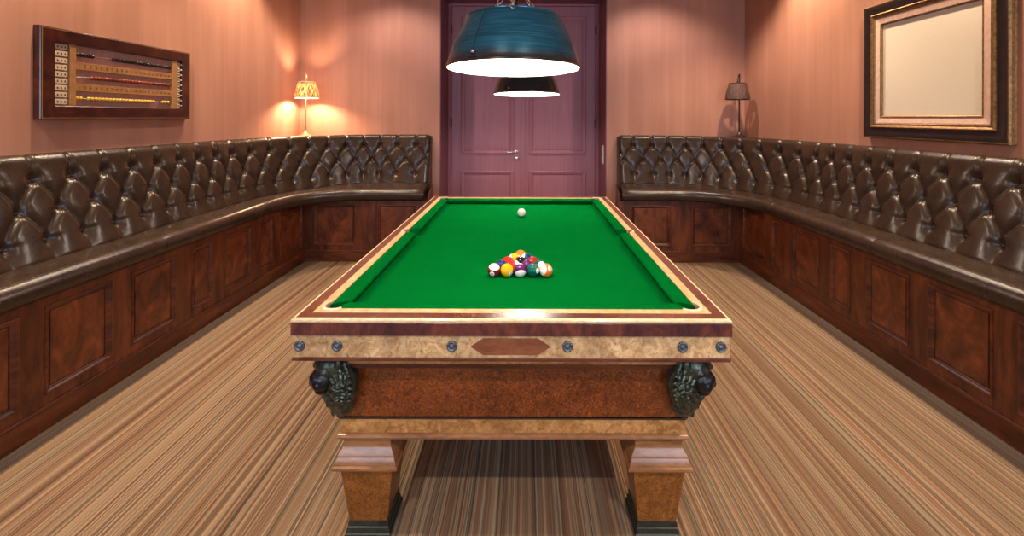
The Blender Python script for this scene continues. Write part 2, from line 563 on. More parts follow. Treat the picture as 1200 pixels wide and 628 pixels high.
# lining of the doorway and the double door
DY = WB + REV
rl = MB()
rl.box(OX0 - 0.001, OX0 + 0.012, WB - 0.004, DY + 0.06, 0, OZ)
rl.box(OX1 - 0.012, OX1 + 0.001, WB - 0.004, DY + 0.06, 0, OZ)
rl.box(OX0 + 0.012, OX1 - 0.012, WB - 0.004, DY + 0.06, OZ - 0.012, OZ + 0.001)
structure(rl.build('trim_1', M['reveal'], bevel=0.003))

door = empty('door_1', (-0.03, DY, 0), kind='structure')
fx0, fx1 = OX0 + 0.013, OX1 - 0.013
fr = MB()
fz = OZ - 0.014
fr.box(fx0, fx0 + 0.045, DY - 0.012, DY + 0.05, 0, fz).box(fx1 - 0.045, fx1, DY - 0.012, DY + 0.05, 0, fz)
fr.box(fx0 + 0.045, fx1 - 0.045, DY - 0.012, DY + 0.05, fz - 0.03, fz)
fr.build('door_frame', M['door'], door, bevel=0.003)
mid = -0.035
ltop = fz - 0.033
def leaf(x0, x1, hand):
    b = MB().box(x0, x1, DY, DY + 0.04, 0.005, ltop).build('door_leaf', M['door'], door, bevel=0.003)
    mp = lambda u, v, h: (u, DY - h, v)
    px0, px1 = (x0 + 0.12, x1 - 0.115) if hand < 0 else (x0 + 0.075, x1 - 0.12)
    for z0, z1 in ((1.0, ltop - 0.13), (0.18, 0.79)):
        m = MB()
        m.frame([(0, 0), (0.004, 0.013), (0.02, 0.017), (0.042, 0.011), (0.056, 0.0), (0.058, 0.0005)], (px0, px1, z0, z1), mp)
        m.frame([(0.062, 0.0), (0.064, 0.004), (0.12, 0.0055)], (px0, px1, z0, z1), mp, fill=True)
        m.build('door_panel', M['door'], b)
    return b
ll = leaf(fx0 + 0.048, mid - 0.002, -1)
lr = leaf(mid + 0.002, fx1 - 0.048, 1)
MB().box(mid - 0.022, mid + 0.026, DY - 0.012, DY - 0.0005, 0.006, ltop).build('meeting_strip', M['door'], door, bevel=0.004)
hx = -0.117
hb = MB()
hz = 1.035
rose = [(0, 0.0), (0.027, 0.0), (0.027, 0.008), (0.02, 0.012), (0, 0.013)]
def disc_y(b, c, prof, n=24):
    rows = []
    for k in range(n):
        a = 2 * PI * k / n
        rows.append([(c[0] + r * math.cos(a), c[1] - y, c[2] + r * math.sin(a)) for r, y in prof])
    b.grid(rows, close_u=True)
disc_y(hb, (hx, DY, hz), rose)
hb.tube([(hx, DY - 0.008, hz), (hx, DY - 0.045, hz), (hx - 0.012, DY - 0.055, hz), (hx - 0.12, DY - 0.055, hz)], 0.010, 12)
hb.build('door_handle', M['chrome'], ll, smooth=True)['label'] = 'nickel lever handle on a round rose'
kb = MB()
disc_y(kb, (hx, DY, hz - 0.085), rose)
kb.tube([(hx, DY - 0.012, hz - 0.085), (hx, DY - 0.016, hz - 0.085)], 0.008, 10)
kb.build('keyhole_plate', M['chrome'], ll, smooth=True)
for x in (fx0 + 0.047, fx1 - 0.047):
    for z in (0.35, 1.41, 2.63):
        MB().tube([(x, DY - 0.018, z - 0.055), (x, DY - 0.018, z + 0.055)], 0.011, 10).build('hinge', M['steel_dark'], door, smooth=False)

sw = empty('light_switch', (0.9589, WB + 0.16, 1.03), 'tall narrow white double light switch in the right side of the doorway', 'light switch')
sx = OX1 - 0.012
MB().box(sx - 0.010, sx, WB + 0.115, WB + 0.205, 0.915, 1.145).build('switch_plate', M['white_plastic'], sw, bevel=0.003)
for z in (0.975, 1.085):
    MB().box(sx - 0.015, sx - 0.0095, WB + 0.13, WB + 0.19, z - 0.035, z + 0.035).build('rocker', M['white_plastic'], sw, bevel=0.002)

# ------------------------------------------------------------------ banquettes
def curve(side, a, bk, n1, n2, n3, ystart, cx, cy, xend):
    """plan curve: straight along the side wall, elliptical corner, straight along the back wall.
    a = |x| of side run, bk = y of back run (right-hand coordinates in +x; side=-1 mirrors)"""
    pts = []
    for i in range(n1):
        t = i / n1
        pts.append((a, ystart + (cy - ystart) * t))
    for i in range(n2):
        th = PI / 2 * i / n2
        pts.append((cx + (a - cx) * math.cos(th), cy + (bk - cy) * math.sin(th)))
    for i in range(n3 + 1):
        t = i / n3
        pts.append((cx + (xend - cx) * t, bk))
    return np.array([(side * p[0], p[1]) for p in pts])

def smoothstep(x):
    x = np.clip(x, 0, 1)
    return x * x * (3 - 2 * x)

def tuft(T, Z):
    a = (Z - 0.990) / 0.155
    ac = np.clip(a, -1, 1)
    U = T + ac / 2 - 0.5
    V = T - ac / 2 + 0.5
    bl = 0.06 * np.abs(np.sin(PI * ac)) * (np.abs(a) < 1)
    U = U - bl; V = V + bl
    du = np.abs(U - np.round(U)); dv = np.abs(V - np.round(V))
    g = lambda d: (1 - (1 - 2 * d) ** 2.6) ** 0.8
    sym = g(du) * g(dv)
    fu = U - np.floor(U); fv = V - np.floor(V)
    up = lambda d: 1 - np.exp(-(d / 0.060) ** 1.4)      # steep lip along the upper edges
    lo = lambda d: 1 - np.exp(-(d / 0.17) ** 1.15)           # slow swell from the lower edges
    scale = up(1 - fu) * up(fv) * lo(fu) * lo(1 - fv) * 1.08
    inner = (np.abs(a) < 1)
    e = smoothstep((1 - np.abs(a)) / 0.12)
    Fv = np.where(inner, sym * (1 - e) + scale * e, sym)
    pleat = 0.90 * (1 - np.exp(-(du / 0.05) ** 2))
    k = smoothstep((a - 1) / 0.55)
    Fv = np.where(a > 1, Fv * (1 - k) + pleat * k, Fv)
    # buttons
    best = np.full(T.shape, 9.0)
    for row, ph in ((1, 0.0), (0, 0.5), (-1, 0.0)):
        dt = (T - ph) - np.round(T - ph)
        d2 = (dt * 0.2) ** 2 + ((a - row) * 0.155) ** 2
        best = np.minimum(best, d2)
    B = np.exp(-best / 0.026 ** 2)
    fade = np.where(np.abs(a) > 1, 1 - 0.45 * smoothstep((np.abs(a) - 1) / 0.85), 1.0)
    depth = (1 - Fv) * (0.60 * fade) + 0.50 * B
    wr = 0.03 * np.sin(T * 23 + 3 * np.sin(Z * 31)) * np.exp(-best / 0.05 ** 2)
    return 0.040 * (0.56 - depth + wr)

def banquette(side, wall, base_d, name, label):
    A = abs(wall)
    xe_back, xe_seat, xe_base = (1.12, 1.035, 1.0) if side < 0 else (1.095, 0.985, 0.968)
    cx, cy = A - 1.13, 3.86
    Y0 = 0.25
    root = empty(name, (side * (A - 0.3), 2.6, 0), label, 'bench')
    # ---- backrest
    n1, n2, n3 = 400, 200, 60
    C = {}
    # offsets from the wall: (side, back, z)
    prof = [(0.235, 0.235, 0.700), (0.225, 0.225, 0.74), (0.205, 0.205, 0.80), (0.175, 0.175, 0.90), (0.148, 0.148, 1.0), (0.124, 0.124, 1.10),
            (0.103, 0.103, 1.19), (0.095, 0.095, 1.225), (0.088, 0.088, 1.243), (0.075, 0.075, 1.255), (0.055, 0.055, 1.261), (0.002, 0.002, 1.262)]
    dense = []
    for i in range(len(prof) - 1):
        p, q = np.array(prof[i]), np.array(prof[i + 1])
        L = np.linalg.norm(q - p)
        k = max(1, int(round(L / 0.0085)))
        for j in range(k):
            dense.append(p + (q - p) * j / k)
    dense.append(np.array(prof[-1]))
    dense = np.array(dense)
    # the top corner: outside curves near the wall run square into the corner ledge
    P = np.zeros((len(dense), n1 + n2 + n3 + 1, 3))
    for i, (da, db, z) in enumerate(dense):
        c = curve(side, A - da, WB - db, n1, n2, n3, Y0, cx, cy, xe_back)
        P[i, :, :2] = c; P[i, :, 2] = z
    dPu = np.gradient(P, axis=1); dPv = np.gradient(P, axis=0)
    N = np.cross(dPu, dPv)
    N /= np.linalg.norm(N, axis=2, keepdims=True) + 1e-9
    ctr = np.array([0, 2.0, 1.9])
    sgn = np.sign(np.sum(N * (ctr - P), axis=2, keepdims=True))
    N *= sgn
    # tuft coordinate along the run
    t = np.zeros(n1 + n2 + n3 + 1)
    off = 2.33 if side < 0 else 2.269
    ys = P[0, :n1, 1]
    t[:n1] = (ys - off) / 0.195
    tA = (cy - off) / 0.195
    end_t = round(tA + 1.78 / 0.205)
    xb = np.abs(P[0, n1 + n2:, 0])
    tB = -(cx - (xe_back + 0.165)) / 0.2215
    base_t = end_t + 0.0
    n0 = round(base_t - tB)
    t[n1 + n2:] = -(xb - (xe_back + 0.165)) / 0.2215 + n0
    t[n1:n1 + n2] = np.interp(np.arange(n2), [0, n2], [tA, tB + n0])
    T = np.repeat(t[None, :], len(dense), 0)
    Z = P[:, :, 2]
    D = tuft(T, Z)
    arc = np.concatenate([[0], np.cumsum(np.linalg.norm(np.diff(dense, axis=0), axis=1))])
    tot = arc[-1]
    topfade = smoothstep((tot - arc - 0.015) / 0.08)[:, None]
    botfade = 0.35 + 0.65 * smoothstep((arc) / 0.05)[:, None]
    edge = np.minimum(np.arange(P.shape[1])[::-1] / 8.0, 1.0)
    edge = np.sqrt(1 - (1 - edge) ** 2)[None, :]
    D = D * topfade * botfade * (0.3 + 0.7 * edge) - 0.03 * (1 - edge) * topfade
    # small notches where the pleats cross the top roll
    pl = np.exp(-((T - np.round(T)) * 0.2 / 0.010) ** 2) * np.exp(-((arc - (tot - 0.10)) / 0.045) ** 2)[:, None]
    D = D - 0.008 * pl
    Q = P + N * D[:, :, None]
    # corner ledge: rear edge runs square into the wall corner
    last = Q[-1].copy()
    led = last.copy()
    sq = curve(side, A - 0.001, WB - 0.001, n1, n2, n3, Y0, cx, cy, xe_back)
    for k in range(n1, n1 + n2):
        th = (k - n1) / n2
        ang = PI / 2 * th
        dx, dy = math.cos(ang), math.sin(ang)
        rx, ry = (A - 0.001 - cx), (WB - 0.001 - cy)
        f = min(rx / max(dx * rx, 1e-6) if dx * rx > 0 else 9, 1 / max(dx, 1e-6), 1 / max(dy, 1e-6))
        led[k, 0] = side * (cx + min(rx, rx * dx * min(1 / max(dx, 1e-6), 1 / max(dy, 1e-6))))
        led[k, 1] = cy + min(ry, ry * dy * min(1 / max(dx, 1e-6), 1 / max(dy, 1e-6)))
        led[k, 2] = 1.262
    mb = MB()
    rows = [[tuple(p) for p in r] for r in Q] + [[tuple(p) for p in led]]
    mb.grid(rows)
    # end cap at the doorway end
    endc = [tuple(r[-1]) for r in rows]
    mb.fan(endc + [(endc[0][0], WB - 0.001, endc[0][2])])
    back = mb.build('backrest', M['leather'], root, smooth=True)
    back['label'] = 'deep buttoned brown leather backrest'
    # ---- buttons
    bm = None
    rootloc = Vector(root.location)
    zi = lambda z: int(np.argmin(np.abs(Z[:, 0] - z)))
    for z, ph in ((1.145, 0.0), (0.99, 0.5), (0.835, 0.0)):
        i = zi(z)
        for k in range(int(math.ceil(t[0])), int(math.floor(t[-1] - 0.05)) + 2):
            tt = k + ph
            if tt > t[-1] - 0.05 or tt < t[0] + 0.1:
                continue
            j = int(np.argmin(np.abs(t - tt)))
            if P[i, j, 1] < 1.15 and P[i, j, 0] * side > 1.5 and P[i, j, 1] < 1.1:
                continue
            p = Vector(Q[i, j]); nn = Vector(N[i, j])
            if bm is None:
                b0 = MB().ellipsoid((0, 0, 0), (0.011, 0.011, 0.0055), 12, 6).build('button', M['button'], smooth=True)
                bm = b0.data
                ob = b0
            else:
                ob = bpy.data.objects.new('button', bm)
                COL.objects.link(ob)
            ob.parent = back
            ob.location = p + nn * 0.003 - rootloc
            ob.rotation_euler = nn.to_track_quat('Z', 'Y').to_euler()
    # ---- seat cushions
    sp = [(0.20, 0.20, 0.655, 0), (0.20, 0.20, 0.735, 0), (0.27, 0.30, 0.742, 0)]
    fa, fb = 0.512, 0.835            # front edge offsets from the walls
    def seatprof():
        L = [(0.19, 0.19, 0.64), (0.19, 0.19, 0.728), (0.24, 0.27, 0.738), (0.32, 0.42, 0.747), (0.40, 0.60, 0.750), (0.44, 0.70, 0.7485)]
        r = 0.058
        ca, cb, cz = fa - r, fb - r, 0.749 - r
        for k in range(0, 13):
            th = PI / 2 - (PI * 0.80) * k / 12
            L.append((ca + r * math.cos(th), cb + r * math.cos(th), cz + r * 1.02 * math.sin(th)))
        L.append((fa - 0.085, fb - 0.085, 0.628))
        L.append((0.19, 0.19, 0.628))
        return L
    SP = seatprof()
    cyS = cy
    cuts = [Y0, 1.55, 2.72, cyS - 0.02]
    ccx = A - fa - 0.62
    def seat_piece(ya, yb, arcs):
        m = MB()
        rows = []
        for da, db, z in SP:
            if arcs:
                xe = xe_seat + (xe_back - xe_seat) * min(1.0, max(0.0, (fb - db) / (fb - 0.22)))
                c = curve(side, A - da, WB - db, 2, 48, 14, ya, ccx, cyS, xe)
            else:
                c = np.array([(side * (A - da), ya + (yb - ya) * k / 24) for k in range(25)])
            rows.append([[x, y, z] for x, y in c])
        # puffed ends: pull the outline in a touch at the seams
        for e in ([0, -1] if not arcs else [0]):
            for r in rows:
                r[e][2] = r[e][2] - 0.004 * (1 if r[e][2] > 0.70 else 0)
                r[e][0] += side * 0.004 * (1 if abs(r[e][0]) < A - 0.3 else 0)
        if arcs:
            # rounded end toward the doorway
            for e, dz in ((-1, 0.012), (-2, 0.002)):
                for r in rows:
                    if r[e][2] > 0.70: r[e][2] -= dz
                    if r[e][1] < WB - fb + 0.06: r[e][1] += dz
        m.grid(rows, close_u=True)
        m.fan([tuple(r[0]) for r in rows]); m.fan([tuple(r[-1]) for r in rows][::-1])
        return m.build('seat_cushion', M['leather'], root, auto=50)
    seat_piece(cuts[0], cuts[1] - 0.0015, False)
    seat_piece(cuts[1] + 0.0015, cuts[2] - 0.0015, False)
    seat_piece(cuts[2] + 0.0015, cuts[3] - 0.0015, False)
    seat_piece(cuts[3] + 0.0015, 0, True)
    # ---- base
    bx = A - base_d                  # |x| of the side front
    by = 4.55                        # y of the back front
    zb, zt = 0.10, 0.627
    sxm = lambda x: side * x
    def bxx(m, xa, xb, y0, y1, z0, z1):
        m.box(min(side * xa, side * xb), max(side * xa, side * xb), y0, y1, z0, z1)
    m = MB()
    FT = 0.016
    def splay(k, o):
        pts = [(xe_base - o, by - o), (bx - o, by - o), (bx - o, Y0), (A - 0.001, Y0), (A - 0.001, WB - 0.001), (xe_back - o, WB - 0.001)]
        return [(side * p[0], p[1]) for p in pts]
    m.prism(splay(m, -FT), [], zb, zt)
    m.build('base_carcass', M['mahogany_up'], root)
    k = MB()
    k.prism(splay(k, 0.003), [], 0, zb)
    k.build('plinth', M['mahogany_flat'], root, bevel=0.004)
    # top fascia under the seat and the end board by the doorway
    e = MB()
    q0, q1 = (xe_base - 0.0005, by - 0.005), (xe_back - 0.0005, WB - 0.001)
    e.prism([(side * q0[0], q0[1]), (side * q1[0], q1[1]), (side * (q1[0] - 0.012), q1[1]), (side * (q0[0] - 0.012), q0[1])], [], 0.10, 0.69)
    e.build('end_board', M['mahogany_up'], root, bevel=0.003)
    bd = MB()
    bxx(bd, bx - 0.010, bx - 0.0003, Y0, by - 0.012, zb + 0.0, zb + 0.018)
    bxx(bd, xe_base, bx - 0.010, by - 0.010, by - 0.0003, zb, zb + 0.018)
    bd.build('base_moulding', M['mahogany_flat'], root, bevel=0.005)
    PZ0, PZ1 = 0.165, 0.585
    mouldprof = [(0.0, 0.0155), (0.001, 0.020), (0.007, 0.0215), (0.013, 0.019), (0.018, 0.011), (0.025, 0.0085), (0.028, 0.005), (0.0285, 0.001)]
    fieldprof = [(0.0285, 0.0005), (0.0325, 0.0008), (0.034, 0.0070), (0.037, 0.0080)]
    mps = lambda u, v, h: (side * (bx + FT - h), u, v)
    mpb = lambda u, v, h: (side * u, by + FT - h, v)
    def panel(u0, u1, mp):
        mo = MB().frame(mouldprof, (u0, u1, PZ0, PZ1), mp)
        pn = MB().frame(fieldprof, (u0, u1, PZ0, PZ1), mp, fill=True).build('panel', M['mahogany_panel'], root)
        mo.build('panel_moulding', M['mahogany_flat'], pn)
    side_panels = ((0.42, 0.76), (0.90, 1.25), (1.36, 1.56), (1.72, 1.98), (2.085, 2.425), (2.545, 2.865), (3.005, 3.205), (3.325, 3.655), (3.775, 3.965), (4.08, 4.49))
    back_panels = ((xe_base + 0.12, xe_base + 0.52), (xe_base + 0.74, bx - 0.09))
    sq_ = lambda a, b, c, d: [(a, c), (b, c), (b, d), (a, d)]
    ff = MB()
    ff.plate(sq_(Y0, by, zb, zt), [sq_(u0, u1, PZ0, PZ1) for u0, u1 in side_panels], mps, 0.0002, FT)
    ff.plate(sq_(xe_base, bx, zb, zt), [sq_(u0, u1, PZ0, PZ1) for u0, u1 in back_panels], mpb, 0.0002, FT)
    ff.build('face_frame', M['mahogany_up'], root)
    for u0, u1 in side_panels:
        panel(u0, u1, mps)
    for u0, u1 in back_panels:
        panel(u0, u1, mpb)
    return root

banquette(-1, WL, 0.443, 'corner_banquette', 'long brown buttoned leather corner bench under the bead scoreboard on the left wall')
banquette(1, WR, 0.420, 'corner_banquette', 'long brown buttoned leather corner bench under the framed cream picture on the right wall')

# ------------------------------------------------------------------ pool table
TX0, TX1, TY0, TY1, TZ = -0.767, 0.679, 1.452, 3.72, 0.82
TXC = (TX0 + TX1) / 2; TYC = (TY0 + TY1) / 2
table = empty('pool_table', (TXC, TYC, 0), 'large antique wooden pool table with green cloth in the middle of the room', 'pool table')
rect = (TX0, TX1, TY0, TY1)
hmap = lambda u, v, h: (u, v, TZ + h)
# pale edge strip, mahogany top band
MB().frame([(0.012, -0.013), (0.002, -0.013), (0, -0.011), (0, -0.005), (0.003, -0.001), (0.007, 0), (0.0105, 0)], rect, hmap, close=True).build('edge_strip', M['edge_maple'], table, auto=30)
MB().frame([(0.0108, -0.013), (0.0108, 0), (0.048, 0), (0.048, -0.013)], rect, hmap, close=True).build('top_band', M['rail_mahogany'], table)
R2 = 0.080
rx0, rx1, ry0, ry1 = TX0 + R2, TX1 - R2, TY0 + R2, TY1 - R2
CO, CR = 0.024, 0.036        # corner pockets: centre offset, radius
SO, SR = 0.012, 0.037        # side pockets
CQ = math.sqrt(CR ** 2 - CO ** 2); SQ = math.sqrt(SR ** 2 - SO ** 2)
def arc_pts(c, r, a0, a1, n=14):
    return [(c[0] + r * math.cos(a0 + (a1 - a0) * i / n), c[1] + r * math.sin(a0 + (a1 - a0) * i / n)) for i in range(n + 1)]
def corner(sx, sy, outer, r=CR):
    """points from the vertical edge to the horizontal edge of corner (sx, sy)"""
    c = (rx0 + CO if sx < 0 else rx1 - CO, ry0 + CO if sy < 0 else ry1 - CO)
    a0 = math.atan2(CQ, -CO); a1 = math.atan2(-CO, CQ)
    pts = arc_pts((0, 0), r, a0, a1 + 2 * PI) if outer else arc_pts((0, 0), r, a0, a1)
    # canonical corner is (-,-); mirror to the others
    return [(c[0] + (p[0] if sx < 0 else -p[0]), c[1] + (p[1] if sy < 0 else -p[1])) for p in pts], c
def sidep(sx, outer, r=SR):
    c = (rx0 + SO if sx < 0 else rx1 - SO, TYC)
    a0 = math.atan2(-SQ, -SO)
    pts = arc_pts((0, 0), r, a0, math.atan2(SQ, -SO) - 2 * PI) if outer else arc_pts((0, 0), r, a0, math.atan2(SQ, -SO))
    return [(c[0] + (p[0] if sx < 0 else -p[0]), c[1] + p[1]) for p in pts], c   # from low y to high y
def outline(outer):
    L = []
    L += corner(-1, -1, outer)[0]
    L += corner(1, -1, outer)[0][::-1]
    L += sidep(1, outer)[0]
    L += corner(1, 1, outer)[0]
    L += corner(-1, 1, outer)[0][::-1]
    L += sidep(-1, outer)[0][::-1]
    return L
i0 = 0.0482
outer_rect = [(TX0 + i0, TY0 + i0), (TX1 - i0, TY0 + i0), (TX1 - i0, TY1 - i0), (TX0 + i0, TY1 - i0)]
MB().prism(outer_rect, [outline(True)], TZ - 0.022, TZ).build('rail_top', M['rail_maple'], table)
BZ = 0.78
MB().prism(outline(False), [], BZ - 0.035, BZ).build('bed_cloth', M['felt'], table)
# aprons under the rail
MB().frame([(0.02, -0.0135), (0.001, -0.0135), (0.0, -0.015), (0.0, -0.055), (0.02, -0.055)], rect, hmap, close=True).build('dark_band', M['band_mahogany'], table)
MB().frame([(0.03, -0.055), (0.006, -0.0552), (0.006, -0.128), (0.03, -0.128)], rect, hmap, close=True).build('apron', M['birdseye'], table)
MB().frame([(0.03, -0.128), (0.006, -0.128), (0.003, -0.131), (0.003, -0.139), (0.007, -0.142), (0.09, -0.142), (0.09, -0.128)], rect, hmap, close=True).build('apron_moulding', M['rail_mahogany'], table, auto=30)
MB().frame([(0.09, -0.1421), (0.055, -0.1421), (0.055, -0.168), (0.062, -0.180), (0.078, -0.192), (0.10, -0.198), (0.10, -0.1421)], rect, hmap, close=True).build('cove_moulding', M['band_maple'], table, auto=40)
# body
bx0, bx1, by0, by1 = -0.645, 0.562, 1.56, 3.612
MB().frame([(0, -0.142), (0, -0.392), (0.02, -0.392), (0.02, -0.142)], (bx0, bx1, by0, by1), hmap, close=True).build('body_panel', M['burl'], table, bevel=0.002)
MB().box(TX0 + 0.07, TX1 - 0.07, TY0 + 0.07, TY1 - 0.07, 0.62, 0.675).build('slate_frame', M['mahogany_flat'], table)
MB().frame([(-0.004, -0.392), (-0.004, -0.398), (0, -0.398)], (bx0, bx1, by0, by1), hmap).build('string_line', M['pocket_dark'], table)
MB().frame([(0.0, -0.395), (-0.002, -0.395), (-0.002, -0.446), (0.05, -0.446)], (bx0, bx1, by0, by1), hmap).build('lower_band', M['band_maple'], table)
MB().frame([(0.0, -0.446), (-0.004, -0.447), (-0.010, -0.452), (-0.012, -0.458), (-0.010, -0.464), (-0.004, -0.468), (0.002, -0.470), (0.25, -0.470), (0.25, -0.40)], (bx0, bx1, by0, by1), hmap).build('base_moulding', M['moulding'], table, auto=30)
# inlaid lozenge, front and back
def lozenge(y, d, c=-0.047):
    hw, hh, zc = 0.132, 0.0275, 0.7285
    pts = [(-hw, 0), (-hw + 0.042, -hh), (hw - 0.042, -hh), (hw, 0), (hw - 0.042, hh), (-hw + 0.042, hh)]
    m = MB()
    m.fan([(c + p[0], y - d * 0.0015, zc + p[1]) for p in pts])
    m.grid([[(c + p[0], y - d * 0.0015, zc + p[1]) for p in pts], [(c + p[0], y + d * 0.002, zc + p[1]) for p in pts]], close_v=True)
    m.build('inlay', M['inlay'], table)
lozenge(TY0 + 0.006, 1)
# rosette bolts
ros = MB()
ros_prof = []
def rosette_mesh():
    m = MB()
    n = 72
    rows = []
    for k in range(n):
        a = 2 * PI * k / n
        pet = 1 + 0.055 * math.cos(12 * a)
        rows.append([(r * pet * math.cos(a) if r > 0.007 else r * math.cos(a), -h, r * pet * math.sin(a) if r > 0.007 else r * math.sin(a))
                     for r, h in ((0.0175, 0), (0.0172, 0.004), (0.0145, 0.007), (0.011, 0.0065), (0.0095, 0.004), (0.0080, 0.0045), (0.0065, 0.009), (0.003, 0.011), (0.0001, 0.0112))])
    m.grid(rows, close_u=True)
    return m
rb0 = None
def rosette(p, rz):
    global rb0
    if rb0 is None:
        rb0 = rosette_mesh().build('rosette_bolt', M['pewter'], smooth=True)
        ob = rb0
    else:
        ob = bpy.data.objects.new('rosette_bolt', rb0.data)
        COL.objects.link(ob)
    ob.parent = table
    ob.location = Vector(p) - Vector(table.location)
    ob.rotation_euler = (0, 0, rz)
for px in (352, 396, 530.5, 666, 800.5, 845.5):
    rosette(((px - VX) * (TY0 + 0.006) / F, TY0 + 0.006, 0.7295), 0)
for k in range(7):
    y = TY0 + 0.10 + (TY1 - TY0 - 0.2) * k / 6
    rosette((TX0 + 0.006, y, 0.7295), -PI / 2)
    rosette((TX1 - 0.006, y, 0.7295), PI / 2)
# cushions
cush = [(0.0, 0.7815), (0.0, 0.8195), (0.030, 0.8215), (0.048, 0.8205), (0.058, 0.816), (0.062, 0.811), (0.060, 0.806), (0.046, 0.7815)]
def cushion(fn, L, g0, g1, k0, k1, n=2):
    """fn(along, d, z): g = gap at each end at the back, k = growth with d"""
    m = MB()
    rows = []
    s0 = lambda d: g0 + k0 * d
    for d, z in cush:
        a, b = g0 + k0 * d, L - g1 - k1 * d
        # soften the nose corners
        rows.append([fn(a, d, z), fn(a + 0.012, d, z), fn(b - 0.012, d, z), fn(b, d, z)])
    m.grid(rows, close_u=True)
    m.fan([r[0] for r in rows]); m.fan([r[-1] for r in rows][::-1])
    return m.build('cushion', M['felt'], table, bevel=0.006)
gc, gs, kc, ks = CO + CQ - 0.018, SQ + 0.001, 0.55, 0.30
half = TYC - ry0
for (xe, sg) in ((rx0, 1), (rx1, -1)):
    cushion(lambda a, d, z, xe=xe, sg=sg: (xe + sg * d, ry0 + a, z), half, gc, gs, kc, ks)
    cushion(lambda a, d, z, xe=xe, sg=sg: (xe + sg * d, ry1 - a, z), half, gc, gs, kc, ks)
Lx = rx1 - rx0
cushion(lambda a, d, z: (rx0 + a, ry0 + d, z), Lx, gc, gc, kc, kc)
cushion(lambda a, d, z: (rx0 + a, ry1 - d, z), Lx, gc, gc, kc, kc)
# pockets
def pocket(arc, c, r):
    m = MB()
    m.lathe([(r + 0.003, -0.002), (r + 0.002, -0.03), (r * 0.9, -0.065), (0.001, -0.070)], (c[0], c[1], BZ), 24)
    pk = m.build('pocket', M['pocket_dark'], table, smooth=True)
    ctr = Vector((c[0], c[1], 0))
    def off(p, k):
        v = Vector((p[0], p[1], 0)) - ctr
        q = ctr + v.normalized() * (v.length + k)
        return q
    ln = MB()
    rows = [[(*off(p, -0.002)[:2], z) for p in arc] for z in (0.752, 0.8215)] + [[(*off(p, 0.004)[:2], z) for p in arc] for z in (0.8225, 0.818)]
    ln.grid(rows).build('pocket_liner', M['liner_leather'], pk, auto=40)
    tr = MB()
    path = [(*off(p, 0.006)[:2], 0.8225) for p in arc]
    prof = [(-0.006, 0.0), (-0.0055, 0.003), (-0.002, 0.005), (0.003, 0.0045), (0.006, 0.001), (0.006, -0.002), (-0.006, -0.002)]
    rows = []
    n = len(arc)
    for i, p in enumerate(arc):
        tp = min(1.0, 0.45 + min(i, n - 1 - i) / 3.0 * 0.55)
        rows.append([(*off(p, 0.004 + a * tp)[:2], 0.8215 + h) for a, h in prof])
    tr.grid(rows, close_v=True)
    tr.fan(rows[0][::-1]); tr.fan(rows[-1])
    tr.build('pocket_trim', M['ivory_leather'], pk, auto=50)
for sx_ in (-1, 1):
    for sy_ in (-1, 1):
        a, c = corner(sx_, sy_, True)
        pocket(a, c, CR)
    a, c = sidep(sx_, True)
    pocket(a, c, SR)
# legs
def leg(cx_, cy_, dz=0.004):
    def pr(L):
        return [(h, h, z) for h, z in L]
    cap = MB().square_lathe(pr([(0.088, 0.36), (0.088, 0.346), (0.083, 0.340), (0.082, 0.325), (0.086, 0.312), (0.097, 0.298), (0.099, 0.292), (0.097, 0.289), (0.105, 0.276), (0.107, 0.268), (0.106, 0.266), (0.112, 0.262), (0.113, 0.256), (0.111, 0.251), (0.092, 0.2495)]), (cx_, cy_), dz)
    sh = MB().square_lathe(pr([(0.092, 0.256), (0.0675, 0.047)]), (cx_, cy_)).build('leg', M['leg_burl'], table, bevel=0.002)
    cap.build('capital', M['moulding'], sh, auto=25)
    MB().square_lathe(pr([(0.066, 0.048), (0.070, 0.047), (0.071, 0.034), (0.069, 0.029), (0.074, 0.026), (0.076, 0.010), (0.080, 0.006), (0.080, 0.0)]), (cx_, cy_)).build('foot', M['plinth'], sh, auto=25)
for x in (-0.554, 0.472):
    for y in (1.645, 3.527):
        leg(x, y)
